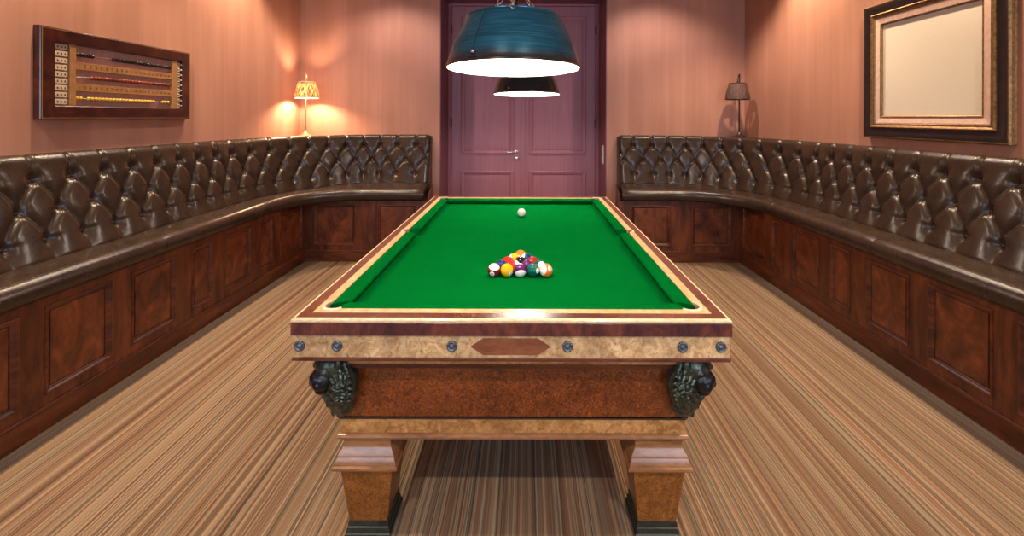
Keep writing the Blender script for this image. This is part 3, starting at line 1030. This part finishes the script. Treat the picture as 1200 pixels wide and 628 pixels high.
# carved lion heads on the four corners
def carved_head(cx_, cy_, ox, oy):
    rnd = random.Random(11)
    o = Vector((ox, oy, 0)).normalized()
    s = Vector((-o.y, o.x, 0))
    base = Vector((cx_, cy_, 0))
    rot = Matrix((( s.x, o.x, 0), (s.y, o.y, 0), (0, 0, 1)))
    def pt(a, out, z):
        return base + s * a + o * out + Vector((0, 0, z))
    m = MB()
    m.ellipsoid(pt(0, 0.005, 0.565), (0.098, 0.055, 0.088), 24, 16, rot)
    m.ellipsoid(pt(0, 0.000, 0.505), (0.072, 0.045, 0.066), 20, 12, rot)
    m.ellipsoid(pt(0, 0.030, 0.632), (0.066, 0.058, 0.050), 20, 12, rot)
    m.ellipsoid(pt(0, -0.004, 0.462), (0.030, 0.028, 0.030), 16, 10, rot)
    # locks of the mane: overlapping curls fanned round the face
    for ring, (ra, rz, n, out) in enumerate(((0.050, 0.050, 16, 0.052), (0.066, 0.066, 20, 0.045), (0.082, 0.082, 25, 0.033), (0.096, 0.096, 30, 0.016))):
        for k in range(n):
            th = PI * (0.02 + 1.96 * (k + 0.5 * (ring % 2)) / n) - PI / 2
            a, z = ra * math.cos(th), 0.575 + rz * math.sin(th) * 1.12
            if z > 0.672: continue
            oo = out - 0.2 * max(0, 0.52 - z)
            sc = 0.0095 + 0.003 * rnd.random()
            d = Matrix.Rotation(th + PI / 2 + rnd.uniform(-0.3, 0.3), 3, Vector((0, 1, 0)))
            m.ellipsoid(pt(a * (1.0 if z > 0.5 else 0.75), oo, z), (sc * 0.62, sc * 0.9, sc * 1.9), 10, 8, rot @ d)
    for z, ws, oo in ((0.520, 5, 0.052), (0.498, 5, 0.044), (0.478, 4, 0.034), (0.460, 3, 0.026)):
        for k in range(ws):
            a = (k - (ws - 1) / 2) * 0.0235
            m.ellipsoid(pt(a, oo - abs(a) * 0.42, z), (0.009, 0.010, 0.019), 10, 8, rot)
    # brow, ears
    for sg in (-1, 1):
        m.ellipsoid(pt(sg * 0.027, 0.068, 0.626), (0.022, 0.018, 0.013), 12, 8, rot)
        m.ellipsoid(pt(sg * 0.062, 0.036, 0.652), (0.016, 0.014, 0.020), 12, 8, rot)
    hd = m.build('carved_head', M['bronze'], table)
    hd['label'] = 'green bronze lion head with curling mane'
    rm = hd.modifiers.new('remesh', 'REMESH'); rm.mode = 'VOXEL'; rm.voxel_size = 0.0024; rm.use_smooth_shade = True
    sm = hd.modifiers.new('smooth', 'SMOOTH'); sm.iterations = 2; sm.factor = 0.4
    q = MB()
    q.ellipsoid(pt(0, 0.064, 0.590), (0.0439, 0.0391, 0.0375), 20, 14, rot)      # muzzle
    q.ellipsoid(pt(0, 0.088, 0.598), (0.0256, 0.0184, 0.0187), 16, 10, rot)      # nose
    q.ellipsoid(pt(-0.014, 0.084, 0.581), (0.0220, 0.0196, 0.0187), 14, 10, rot)
    q.ellipsoid(pt(0.014, 0.084, 0.581), (0.0220, 0.0196, 0.0187), 14, 10, rot)
    q.ellipsoid(pt(0, 0.068, 0.556), (0.0268, 0.0230, 0.0175), 14, 10, rot)      # lower jaw
    q.ellipsoid(pt(0, 0.066, 0.616), (0.0195, 0.0276, 0.0175), 14, 10, rot)      # bridge
    mz = q.build('muzzle', M['bronze_smooth'], hd)
    mz['label'] = 'smooth dark muzzle'
    rm = mz.modifiers.new('remesh', 'REMESH'); rm.mode = 'VOXEL'; rm.voxel_size = 0.003; rm.use_smooth_shade = True
    sm = mz.modifiers.new('smooth', 'SMOOTH'); sm.iterations = 4; sm.factor = 0.5
carved_head(bx0, by0, -1, -1)
carved_head(bx1, by0, 1, -1)
carved_head(bx0, by1, -1, 1)
carved_head(bx1, by1, 1, 1)

# ------------------------------------------------------------------ balls
BR = 0.0286
def ball_mat(name, col, stripe, spot=True, white=(0.82, 0.78, 0.70)):
    m, nt, b = new_mat(name)
    tc = node(nt, 'ShaderNodeTexCoord')
    sep = node(nt, 'ShaderNodeSeparateXYZ')
    link(nt, tc.outputs['Object'], sep.inputs[0])
    n = noise(nt, tc.outputs['Object'], 30, 2)
    base = ramp(nt, n, [(0.3, tuple(c * 0.96 for c in col)), (0.7, tuple(min(1, c * 1.04) for c in col))])
    if stripe:
        az = math_n(nt, 'ABSOLUTE', sep.outputs['Z'])
        base = mix(nt, math_n(nt, 'GREATER_THAN', az, BR * 0.56), base, white)
    if spot:
        # round number spot around local +X
        s = math_n(nt, 'GREATER_THAN', sep.outputs['X'], BR * 0.925)
        base = mix(nt, s, base, white)
    link(nt, base, b.inputs['Base Color'])
    setp(b, 0.08, 0, 0.38, 0.0, 0.05)
    return m

def ball(name, mat, loc, num_dir, pole, number, label, group=None):
    m = MB().ellipsoid((0, 0, 0), (BR, BR, BR), 72, 44)
    o = m.build(name, mat, smooth=True)
    x = Vector(num_dir).normalized()
    z = Vector(pole); z = (z - x * z.dot(x)).normalized()
    y = z.cross(x)
    R = Matrix((x, y, z)).transposed()
    o.matrix_world = Matrix.Translation(loc) @ R.to_4x4()
    tag(o, label, 'pool ball', group)
    if number:
        def fn(u, v):
            p = Vector((BR, u, v)).normalized() * (BR + 0.0007)
            return tuple(p)
        vs, fs = text_mesh(str(number), 0.0165 if number < 10 else 0.0135, fn)
        t = MB().add(vs, fs).build('number', M['ink'])
        t.parent = o
    return o

red = (0.42, 0.022, 0.010); yel = (0.76, 0.38, 0.003); blu = (0.006, 0.018, 0.115); pur = (0.075, 0.006, 0.078)
orn = (0.80, 0.16, 0.012); grn = (0.0, 0.085, 0.060); mar = (0.15, 0.008, 0.011); blk = (0.003, 0.0025, 0.0025)
DROW = 2 * BR * math.sqrt(3) / 2 * 1.002
FX, FY = -0.0226, 1.955
cz = BZ + BR + 0.0002
T_ = (0, -1, 0.0)
rack = [
    # row from the camera, place in the row, number, colour, stripe, number direction, pole, label
    (0, 0, 11, mar, True, (-0.25, -0.93, -0.30), (0.10, -0.28, 0.95), 'crimson striped ball with a white top at the left end of the front row'),
    (0, 1, 1, yel, False, (0.62, -0.72, -0.36), (0, 0.2, 1), 'plain yellow ball in the front row beside the crimson striped ball'),
    (0, 2, 12, pur, True, (0.0, 0.60, -0.80), (0.12, -0.90, -0.42), 'purple striped ball showing its white end, middle of the front row'),
    (0, 3, 6, grn, False, (0.72, -0.62, 0.12), (0, 0.2, 1), 'dark green ball in the front row beside the orange striped ball'),
    (0, 4, 13, orn, True, (0.58, -0.60, 0.52), (-0.68, -0.62, 0.38), 'orange striped ball at the right end of the front row'),
    (1, 0, 2, blu, False, (-0.8, 0.5, 0.2), (0.1, 0.5, -0.9), 'dark blue ball at the left end of the second row'),
    (1, 1, 15, red, True, (0.3, -0.5, -0.85), (0.75, -0.35, -0.35), 'red ball with a pale stripe edge, second row behind the yellow ball'),
    (1, 2, 4, pur, False, (0.2, -0.45, -0.9), (0, 1, 0.2), 'purple ball in the second row beside the white topped ball'),
    (1, 3, 14, grn, True, (0.6, 0.3, -0.7), (0.02, -0.80, 0.60), 'ball showing only its white end, right end of the second row'),
    (2, 0, 3, red, False, (-0.6, 0.7, 0.2), (0, 0.2, 1), 'red ball at the left end of the third row'),
    (2, 1, 8, blk, False, (0.2, 0.6, -0.7), (0, 0.2, 1), 'black ball in the middle of the racked triangle'),
    (2, 2, 7, (0.28, 0.012, 0.010), False, (0.7, 0.6, 0.2), (0, 0.2, 1), 'dark red ball at the right end of the third row'),
    (3, 0, 9, yel, True, (-0.1, 0.7, 0.6), (1.0, 0.0, -0.25), 'yellow ball with a white edge in the fourth row behind the red ball'),
    (3, 1, 10, blu, True, (0.2, 0.6, 0.75), (0.95, 0.3, 0.0), 'dark blue ball in the fourth row, right of the yellow one'),
    (4, 0, 5, orn, False, (0.5, 0.5, -0.7), (0, 0.2, 1), 'orange ball at the far tip of the triangle'),
]
for row, k, num, colr, stripe, nd, pole, lab in rack:
    n = 5 - row
    x = FX + (k - (n - 1) / 2) * 2 * BR * 1.002
    y = FY + row * DROW
    ball('pool_ball', ball_mat('ball_%d_resin' % num, colr, stripe), (x, y, cz), nd, pole, num, lab, 'racked pool balls')
ball('cue_ball', ball_mat('cue_ball_resin', (0.82, 0.78, 0.68), False, False), (-0.027, 3.145, cz), (1, 0, 0), (0, 0, 1), None,
     'plain white cue ball alone near the far end of the green cloth')

# ------------------------------------------------------------------ pendant lamps
def pendant(x, y, zr, matshade, label):
    R0, R1, hgt = 0.2595, 0.183, 0.197
    root = empty('pendant_lamp', (x, y, zr), label, 'pendant lamp', 'pendant lamps over the pool table')
    root.rotation_euler = (math.radians(-1.5), 0, 0)
    out = [(R0 - 0.004, 0.000), (R0, 0.002), (R0, 0.006), (R0 - 0.003, 0.010)]
    for k in range(1, 13):
        t = k / 12
        r = R0 - 0.003 + (R1 - R0 + 0.003) * t + 0.006 * math.sin(PI * t)
        out.append((r, 0.010 + (hgt - 0.016) * t))
    out += [(R1 + 0.002, hgt - 0.003), (R1 + 0.002, hgt), (R1 - 0.003, hgt + 0.001), (R1 - 0.006, hgt - 0.004)]
    sh = MB().lathe(out, (x, y, zr), 72).build('shade', matshade, root, auto=35)
    MB().lathe([(R1 - 0.006, hgt - 0.004), (R1 - 0.012, hgt - 0.010), (0.001, hgt - 0.006)], (x, y, zr), 48).build('top_plate', M['black_metal'], root, smooth=True)
    MB().lathe([(R0 - 0.005, 0.001), (R0 - 0.010, 0.010), (R1 - 0.008, hgt - 0.014), (R1 - 0.03, hgt - 0.016), (0.001, hgt - 0.016)], (x, y, zr), 72).build('shade_lining', M['enamel'], root, smooth=False, auto=30)
    # stitched seam
    a = math.radians(238)
    sm = MB()
    for w0, w1, lift in ((-0.014, 0.014, 0.0015),):
        rows = []
        for k in range(0, 14):
            t = k / 13
            r = R0 - 0.003 + (R1 - R0 + 0.003) * t + 0.006 * math.sin(PI * t) + lift
            z = 0.012 + (hgt - 0.020) * t
            da = w1 / r
            rows.append([(x + (r + e) * math.cos(a + s * da), y + (r + e) * math.sin(a + s * da), zr + z) for s, e in ((-1, -0.003), (-1, 0), (0, 0.0004), (1, 0), (1, -0.003))])
        sm.grid(rows)
    seam = sm.build('seam', matshade, root, auto=40)
    st = MB()
    for k in range(13):
        t = (k + 0.5) / 13
        r = R0 - 0.003 + (R1 - R0 + 0.003) * t + 0.006 * math.sin(PI * t) + 0.0022
        z = 0.012 + (hgt - 0.02) * t
        st.tube([(x + r * math.cos(a - 0.02), y + r * math.sin(a - 0.02), zr + z - 0.004), (x + r * math.cos(a + 0.02), y + r * math.sin(a + 0.02), zr + z + 0.006)], 0.0013, 6)
    st.build('stitching', M['black_metal'], seam)
    rv = MB().ellipsoid((x + (R0 + 0.001) * math.cos(a + 0.03), y + (R0 + 0.001) * math.sin(a + 0.03), zr + 0.03), (0.006, 0.006, 0.006), 10, 8)
    rv.build('rivet', M['chain'], seam, smooth=True)
    # chains
    top = Vector((x, y, zr + hgt + 0.14))
    for ang in (270, 33, 147):
        th = math.radians(ang)
        ra = 0.150 if ang != 270 else R1 + 0.004
        p0 = Vector((x + ra * math.cos(th), y + ra * math.sin(th), zr + hgt - (0.008 if ang == 270 else 0.0)))
        d = top - p0
        nlink = max(3, int(d.length / 0.024))
        ch = MB()
        u = d.normalized()
        sd = u.cross(Vector((0.3, 0.2, 1))).normalized()
        s2 = u.cross(sd)
        for k in range(nlink):
            c = p0 + d * ((k + 0.5) / nlink)
            w = sd if k % 2 == 0 else s2
            path = []
            for q in range(15):
                an = 2 * PI * q / 14
                path.append(c + u * (0.0165 * math.cos(an)) + w * (0.008 * math.sin(an)))
            ch.tube(path, 0.0024, 6, cap=False)
        ch.build('chain', M['chain'], root, smooth=True)
    rod = MB().lathe([(0.001, 0.0), (0.022, 0.0), (0.024, 0.012), (0.016, 0.03), (0.016, 0.07), (0.020, 0.08), (0.012, 0.10), (0.008, 0.135), (0.014, 0.14), (0.014, 0.15), (0.006, 0.155), (0.006, CEIL - zr - hgt - 0.03), (0.05, CEIL - zr - hgt - 0.03), (0.055, CEIL - zr - hgt - 0.001), (0.001, CEIL - zr - hgt - 0.001)], (x, y, zr + hgt - 0.008), 20)
    rod.build('stem', M['black_metal'], root, auto=40)
    # lamp holder and frosted bulb
    MB().lathe([(0.001, 0.198), (0.022, 0.198), (0.022, 0.14), (0.015, 0.135), (0.001, 0.135)], (x, y, zr), 20).build('lamp_holder', M['black_metal'], root, auto=40)
    MB().lathe([(0.001, 0.068), (0.018, 0.071), (0.033, 0.084), (0.037, 0.10), (0.031, 0.118), (0.015, 0.135)], (x, y, zr), 24).build('bulb', M['globe'], root, smooth=True)
    return root
P1 = (-0.048, 1.72, 1.668)
P2 = (0.007, 3.45, 1.660)
pendant(*P1, M['shade'], 'large blue metal pendant lamp hanging over the near end of the table')
pendant(*P2, M['shade_back'], 'dark-looking metal pendant lamp hanging over the far end of the table, behind the blue one')

# ------------------------------------------------------------------ ledge lamps
def ledge_lamp(x, y, zl, dx, dy, lit, label):
    root = empty('ledge_lamp', (x, y, zl), label, 'table lamp')
    metal = M['brass'] if lit else M['dark_bronze']
    MB().lathe([(0.001, 0.0), (0.085, 0.0), (0.086, 0.006), (0.075, 0.012), (0.045, 0.022), (0.026, 0.036), (0.018, 0.052), (0.013, 0.060), (0.001, 0.060)], (x, y, zl), 32).build('base', metal, root, auto=50)
    hook = []
    top = zl + 0.70
    MB().tube([(x, y, zl + 0.05), (x, y, top)], 0.0085, 12).build('pole', metal, root, smooth=True)
    arm = [(x, y, top - 0.01), (x, y, top + 0.012), (x + dx * 0.15, y + dy * 0.15, top + 0.022), (x + dx * 0.6, y + dy * 0.6, top + 0.008), (x + dx * 0.95, y + dy * 0.95, top - 0.04), (x + dx, y + dy, top - 0.08)]
    MB().tube(arm, 0.006, 10).build('hook_arm', metal, root, smooth=True)
    MB().ellipsoid((x, y, top + 0.018), (0.010, 0.010, 0.016), 12, 8).build('finial', metal, root, smooth=True)
    cx_, cy_ = x + dx, y + dy
    zt, zb_ = zl + 0.615, zl + 0.435
    rt, rb = 0.086, 0.128
    n = 96
    rows = []
    for k in range(n):
        a = 2 * PI * k / n
        pl = 0.0028 * (1 if k % 2 else -1)
        rows.append([(cx_ + (r + pl) * math.cos(a), cy_ + (r + pl) * math.sin(a), z) for r, z in
                     [(rb + (rt - rb) * t + 0.006 * math.sin(PI * t), zb_ + (zt - zb_) * t) for t in (0, 0.15, 0.35, 0.55, 0.75, 0.9, 1)]])
    MB().grid(rows, close_u=True).build('lamp_shade', M['lit_shade'] if lit else M['pleated'], root, smooth=True)
    tr = MB()
    for r, z in ((rb, zb_), (rt, zt)):
        tr.tube([(cx_ + r * math.cos(2 * PI * k / 32), cy_ + r * math.sin(2 * PI * k / 32), z) for k in range(33)], 0.0045, 8, cap=False)
    tr.build('shade_trim', M['card'] if lit else M['dark_bronze'], root, smooth=True)
    sp = MB()
    for k in range(3):
        a = 2 * PI * k / 3
        sp.tube([(cx_, cy_, zt - 0.005), (cx_ + rt * math.cos(a), cy_ + rt * math.sin(a), zt - 0.002)], 0.002, 6)
    sp.lathe([(0.001, 0.02), (0.02, 0.018), (0.022, 0.0), (0.016, -0.055), (0.001, -0.055)], (cx_, cy_, zt), 16)
    sp.build('lamp_holder', metal, root, auto=40)
    bz = zt - 0.058
    MB().ellipsoid((cx_, cy_, bz), (0.020, 0.020, 0.028), 16, 10).build('bulb', M['bulb'] if lit else M['enamel'], root, smooth=True)
    return (cx_, cy_, bz - 0.048)
LL = ledge_lamp(-2.53, 5.10, 1.2625, 0.040, -0.050, True, 'lit brass lamp with glowing shade on the bench top in the left corner')
RL = ledge_lamp(2.455, 5.10, 1.2625, -0.046, -0.050, False, 'unlit dark lamp with pleated brown shade on the bench top in the right corner')

# ------------------------------------------------------------------ bead scoreboard on the left wall
sb = empty('bead_scoreboard', (WL, 2.975, 1.461), 'dark framed billiard scoreboard with rows of counting beads on the left wall', 'scoreboard')
wmap = lambda u, v, h: (WL + h, u, v)
srect = (2.431, 3.52, 1.461, 1.982)
MB().frame([(0, 0.0005), (0, 0.036), (0.004, 0.040), (0.076, 0.040), (0.080, 0.036), (0.080, 0.0005)], srect, wmap).build('frame', M['score_frame'], sb, bevel=0.001)
MB().frame([(0.008, 0.0402), (0.008, 0.0412), (0.0105, 0.0412), (0.0105, 0.0402)], srect, wmap).build('stringing', M['score_wood'], sb)
MB().box(WL + 0.0005, WL + 0.006, 2.505, 3.445, 1.535, 1.905).build('backing', M['score_back'], sb)
def wbox(u0, u1, v0, v1, h0, h1):
    return MB().box(WL + h0, WL + h1, u0, u1, v0, v1)
for u0, u1 in ((2.598, 2.632), (3.352, 3.396)):
    wbox(u0, u1, 1.541, 1.902, 0.006, 0.034).build('upright', M['score_wood'], sb, bevel=0.001)
for v0, v1 in ((1.758, 1.802), (1.630, 1.674)):
    r_ = wbox(2.6325, 3.3515, v0, v1, 0.008, 0.030).build('ruler', M['score_wood'], sb, bevel=0.001)
    tx = MB()
    for k in range(1, 21):
        u = 2.632 + 0.035 * (k - 0.4)
        vs, fs = text_mesh(str(k), 0.022 if k < 10 else 0.017, lambda a, b, u=u: (WL + 0.0306, u + a, (v0 + v1) / 2 + b))
        tx.add(vs, fs)
    tx.build('printed_numbers', M['ink'], r_)
for u0, u1, pu in ((2.520, 2.590, 2.514), (3.400, 3.432, 3.440)):
    for k in range(9):
        z0 = 1.545 + k * 0.0395
        c = wbox(u0, u1, z0 + 0.004, z0 + 0.034, 0.010, 0.026).build('number_card', M['card'], sb, bevel=0.001)
        mk = MB()
        nm = 3 if u1 - u0 > 0.05 else 2
        for q in range(nm):
            cu = u0 + (u1 - u0) * (q + 0.75) / (nm + 0.5)
            mk.box(WL + 0.0262, WL + 0.0268, cu - 0.0035, cu + 0.0035, z0 + 0.013, z0 + 0.024)
        mk.build('card_marks', M['ink'], c)
        MB().ellipsoid((WL + 0.028, pu, z0 + 0.019), (0.006, 0.006, 0.006), 10, 8).build('pin', M['pin'], sb, smooth=True)
def wire(z):
    MB().tube([(WL + 0.022, 2.632, z), (WL + 0.022, 3.352, z)], 0.0018, 8).build('wire', M['chrome'], sb, smooth=True)
bead_me = {}
def beads(name, m, z, runs, pitch=0.0236, r=0.0128):
    for u0, u1 in runs:
        n = int(round((u1 - u0) / pitch))
        for k in range(n):
            if name not in bead_me:
                o = MB().ellipsoid((0, 0, 0), (r, pitch * 0.5, r), 14, 10).build(name, m, smooth=True)
                bead_me[name] = o.data
            else:
                o = bpy.data.objects.new(name, bead_me[name]); COL.objects.link(o)
            o.parent = sb
            o.location = Vector((WL + 0.022, u0 + (k + 0.5) * pitch, z)) - Vector(sb.location)
for z in (1.848, 1.716, 1.586):
    wire(z)
beads('black_bead', M['bead_black'], 1.848, ((2.634, 2.755), (2.872, 3.345)))
beads('red_bead', M['bead_red'], 1.716, ((2.725, 3.335),))
beads('yellow_bead', M['bead_yellow'], 1.586, ((2.634, 2.684), (2.705, 3.20), (3.262, 3.335)))

# ------------------------------------------------------------------ framed picture on the right wall
pic = empty('framed_picture', (WR, 2.87, 1.343), 'wide black and gilt picture frame holding a plain cream canvas on the right wall', 'picture')
pmap = lambda u, v, h: (WR - h, u, v)
prect = (2.362, 3.39, 1.343, 2.322)
MB().frame([(0.003, 0.0005), (0.0, 0.006), (0.003, 0.018), (-0.003, 0.026), (-0.002, 0.038), (0.004, 0.046), (0.010, 0.047)], prect, pmap).build('outer_edge', M['gilt'], pic, auto=30)
MB().frame([(0.010, 0.047), (0.018, 0.049), (0.035, 0.045), (0.055, 0.040), (0.072, 0.039)], prect, pmap).build('frame', M['ebony'], pic, auto=40)
MB().frame([(0.072, 0.039), (0.072, 0.046), (0.079, 0.050), (0.087, 0.046), (0.091, 0.041), (0.097, 0.043), (0.102, 0.042), (0.107, 0.036)], prect, pmap).build('gilt_band', M['gilt'], pic, auto=30)
MB().frame([(0.107, 0.037), (0.110, 0.038), (0.148, 0.032), (0.148, 0.030)], prect, pmap).build('liner', M['liner'], pic)
MB().frame([(0.148, 0.032), (0.149, 0.036), (0.154, 0.036), (0.160, 0.030), (0.161, 0.0225)], prect, pmap).build('inner_slip', M['gilt'], pic, auto=30)
MB().frame([(0.158, 0.0005), (0.158, 0.022), (0.159, 0.0225)], prect, pmap, fill=True).build('canvas', M['canvas'], pic)

# ------------------------------------------------------------------ lights
def spot(x, y, z, power, col, angle, blend=0.35, size=0.04, tgt=None):
    l = bpy.data.lights.new('ceiling_spot', 'SPOT')
    l.energy = power; l.color = col; l.spot_size = math.radians(angle); l.spot_blend = blend
    l.shadow_soft_size = size
    o = bpy.data.objects.new('ceiling_spot', l)
    COL.objects.link(o)
    o.location = (x, y, z)
    if tgt:
        o.rotation_euler = (Vector(tgt) - Vector((x, y, z))).to_track_quat('-Z', 'Y').to_euler()
    return o
WARM = (1.0, 0.775, 0.525)
SP_E = 300
for y in (1.0, 2.55, 4.05):
    spot(WL + 0.43, y, CEIL - 0.03, SP_E, WARM, 104, 0.6)
    spot(WR - 0.43, y, CEIL - 0.03, SP_E, WARM, 104, 0.6)
for x in (-1.55, 1.50):
    spot(x, WB - 0.75, CEIL - 0.03, SP_E * 0.55, (1.0, 0.83, 0.76), 118, 0.6)
# unseen ceiling spots put in to light the table's front face
for x, y in ((-0.85, -0.75), (0.80, -0.75)):
    spot(x, y, CEIL - 0.03, SP_E * 0.75, (1.0, 0.86, 0.72), 56, 0.7, tgt=(x * 0.55, 1.35, 0.3))

def point(x, y, z, power, col, size, name):
    l = bpy.data.lights.new(name, 'POINT')
    l.energy = power; l.color = col; l.shadow_soft_size = size
    o = bpy.data.objects.new(name, l)
    COL.objects.link(o); o.location = (x, y, z)
    return o
point(P1[0], P1[1], P1[2] + 0.045, 38, (1.0, 0.90, 0.78), 0.03, 'pendant_light')
point(P2[0], P2[1], P2[2] + 0.045, 56, (1.0, 0.90, 0.78), 0.03, 'pendant_light')
point(*LL, 110, (1.0, 0.65, 0.38), 0.035, 'ledge_lamp_light')

# daylight through the window behind the camera
for wx0, wx1 in WINS:
    al = bpy.data.lights.new('window_daylight', 'AREA')
    al.shape = 'RECTANGLE'; al.size = wx1 - wx0 - 0.1; al.size_y = wz1 - wz0 - 0.1
    al.energy = 130; al.color = (0.58, 0.76, 1.0)
    ao = bpy.data.objects.new('window_daylight', al)
    COL.objects.link(ao)
    ao.location = ((wx0 + wx1) / 2, WF - 0.18, (wz0 + wz1) / 2)
    ao.rotation_euler = Vector((0, 1, 0)).to_track_quat('-Z', 'Z').to_euler()

w = bpy.data.worlds.new('world')
w.use_nodes = True
w.node_tree.nodes['Background'].inputs['Color'].default_value = (0.55, 0.65, 0.8, 1)
w.node_tree.nodes['Background'].inputs['Strength'].default_value = 0.4
scn.world = w

vs_ = scn.view_settings
vs_.view_transform = 'Standard'
vs_.look = 'None'
vs_.gamma = 1.0
vs_.use_curve_mapping = False
vs_.exposure = -0.66
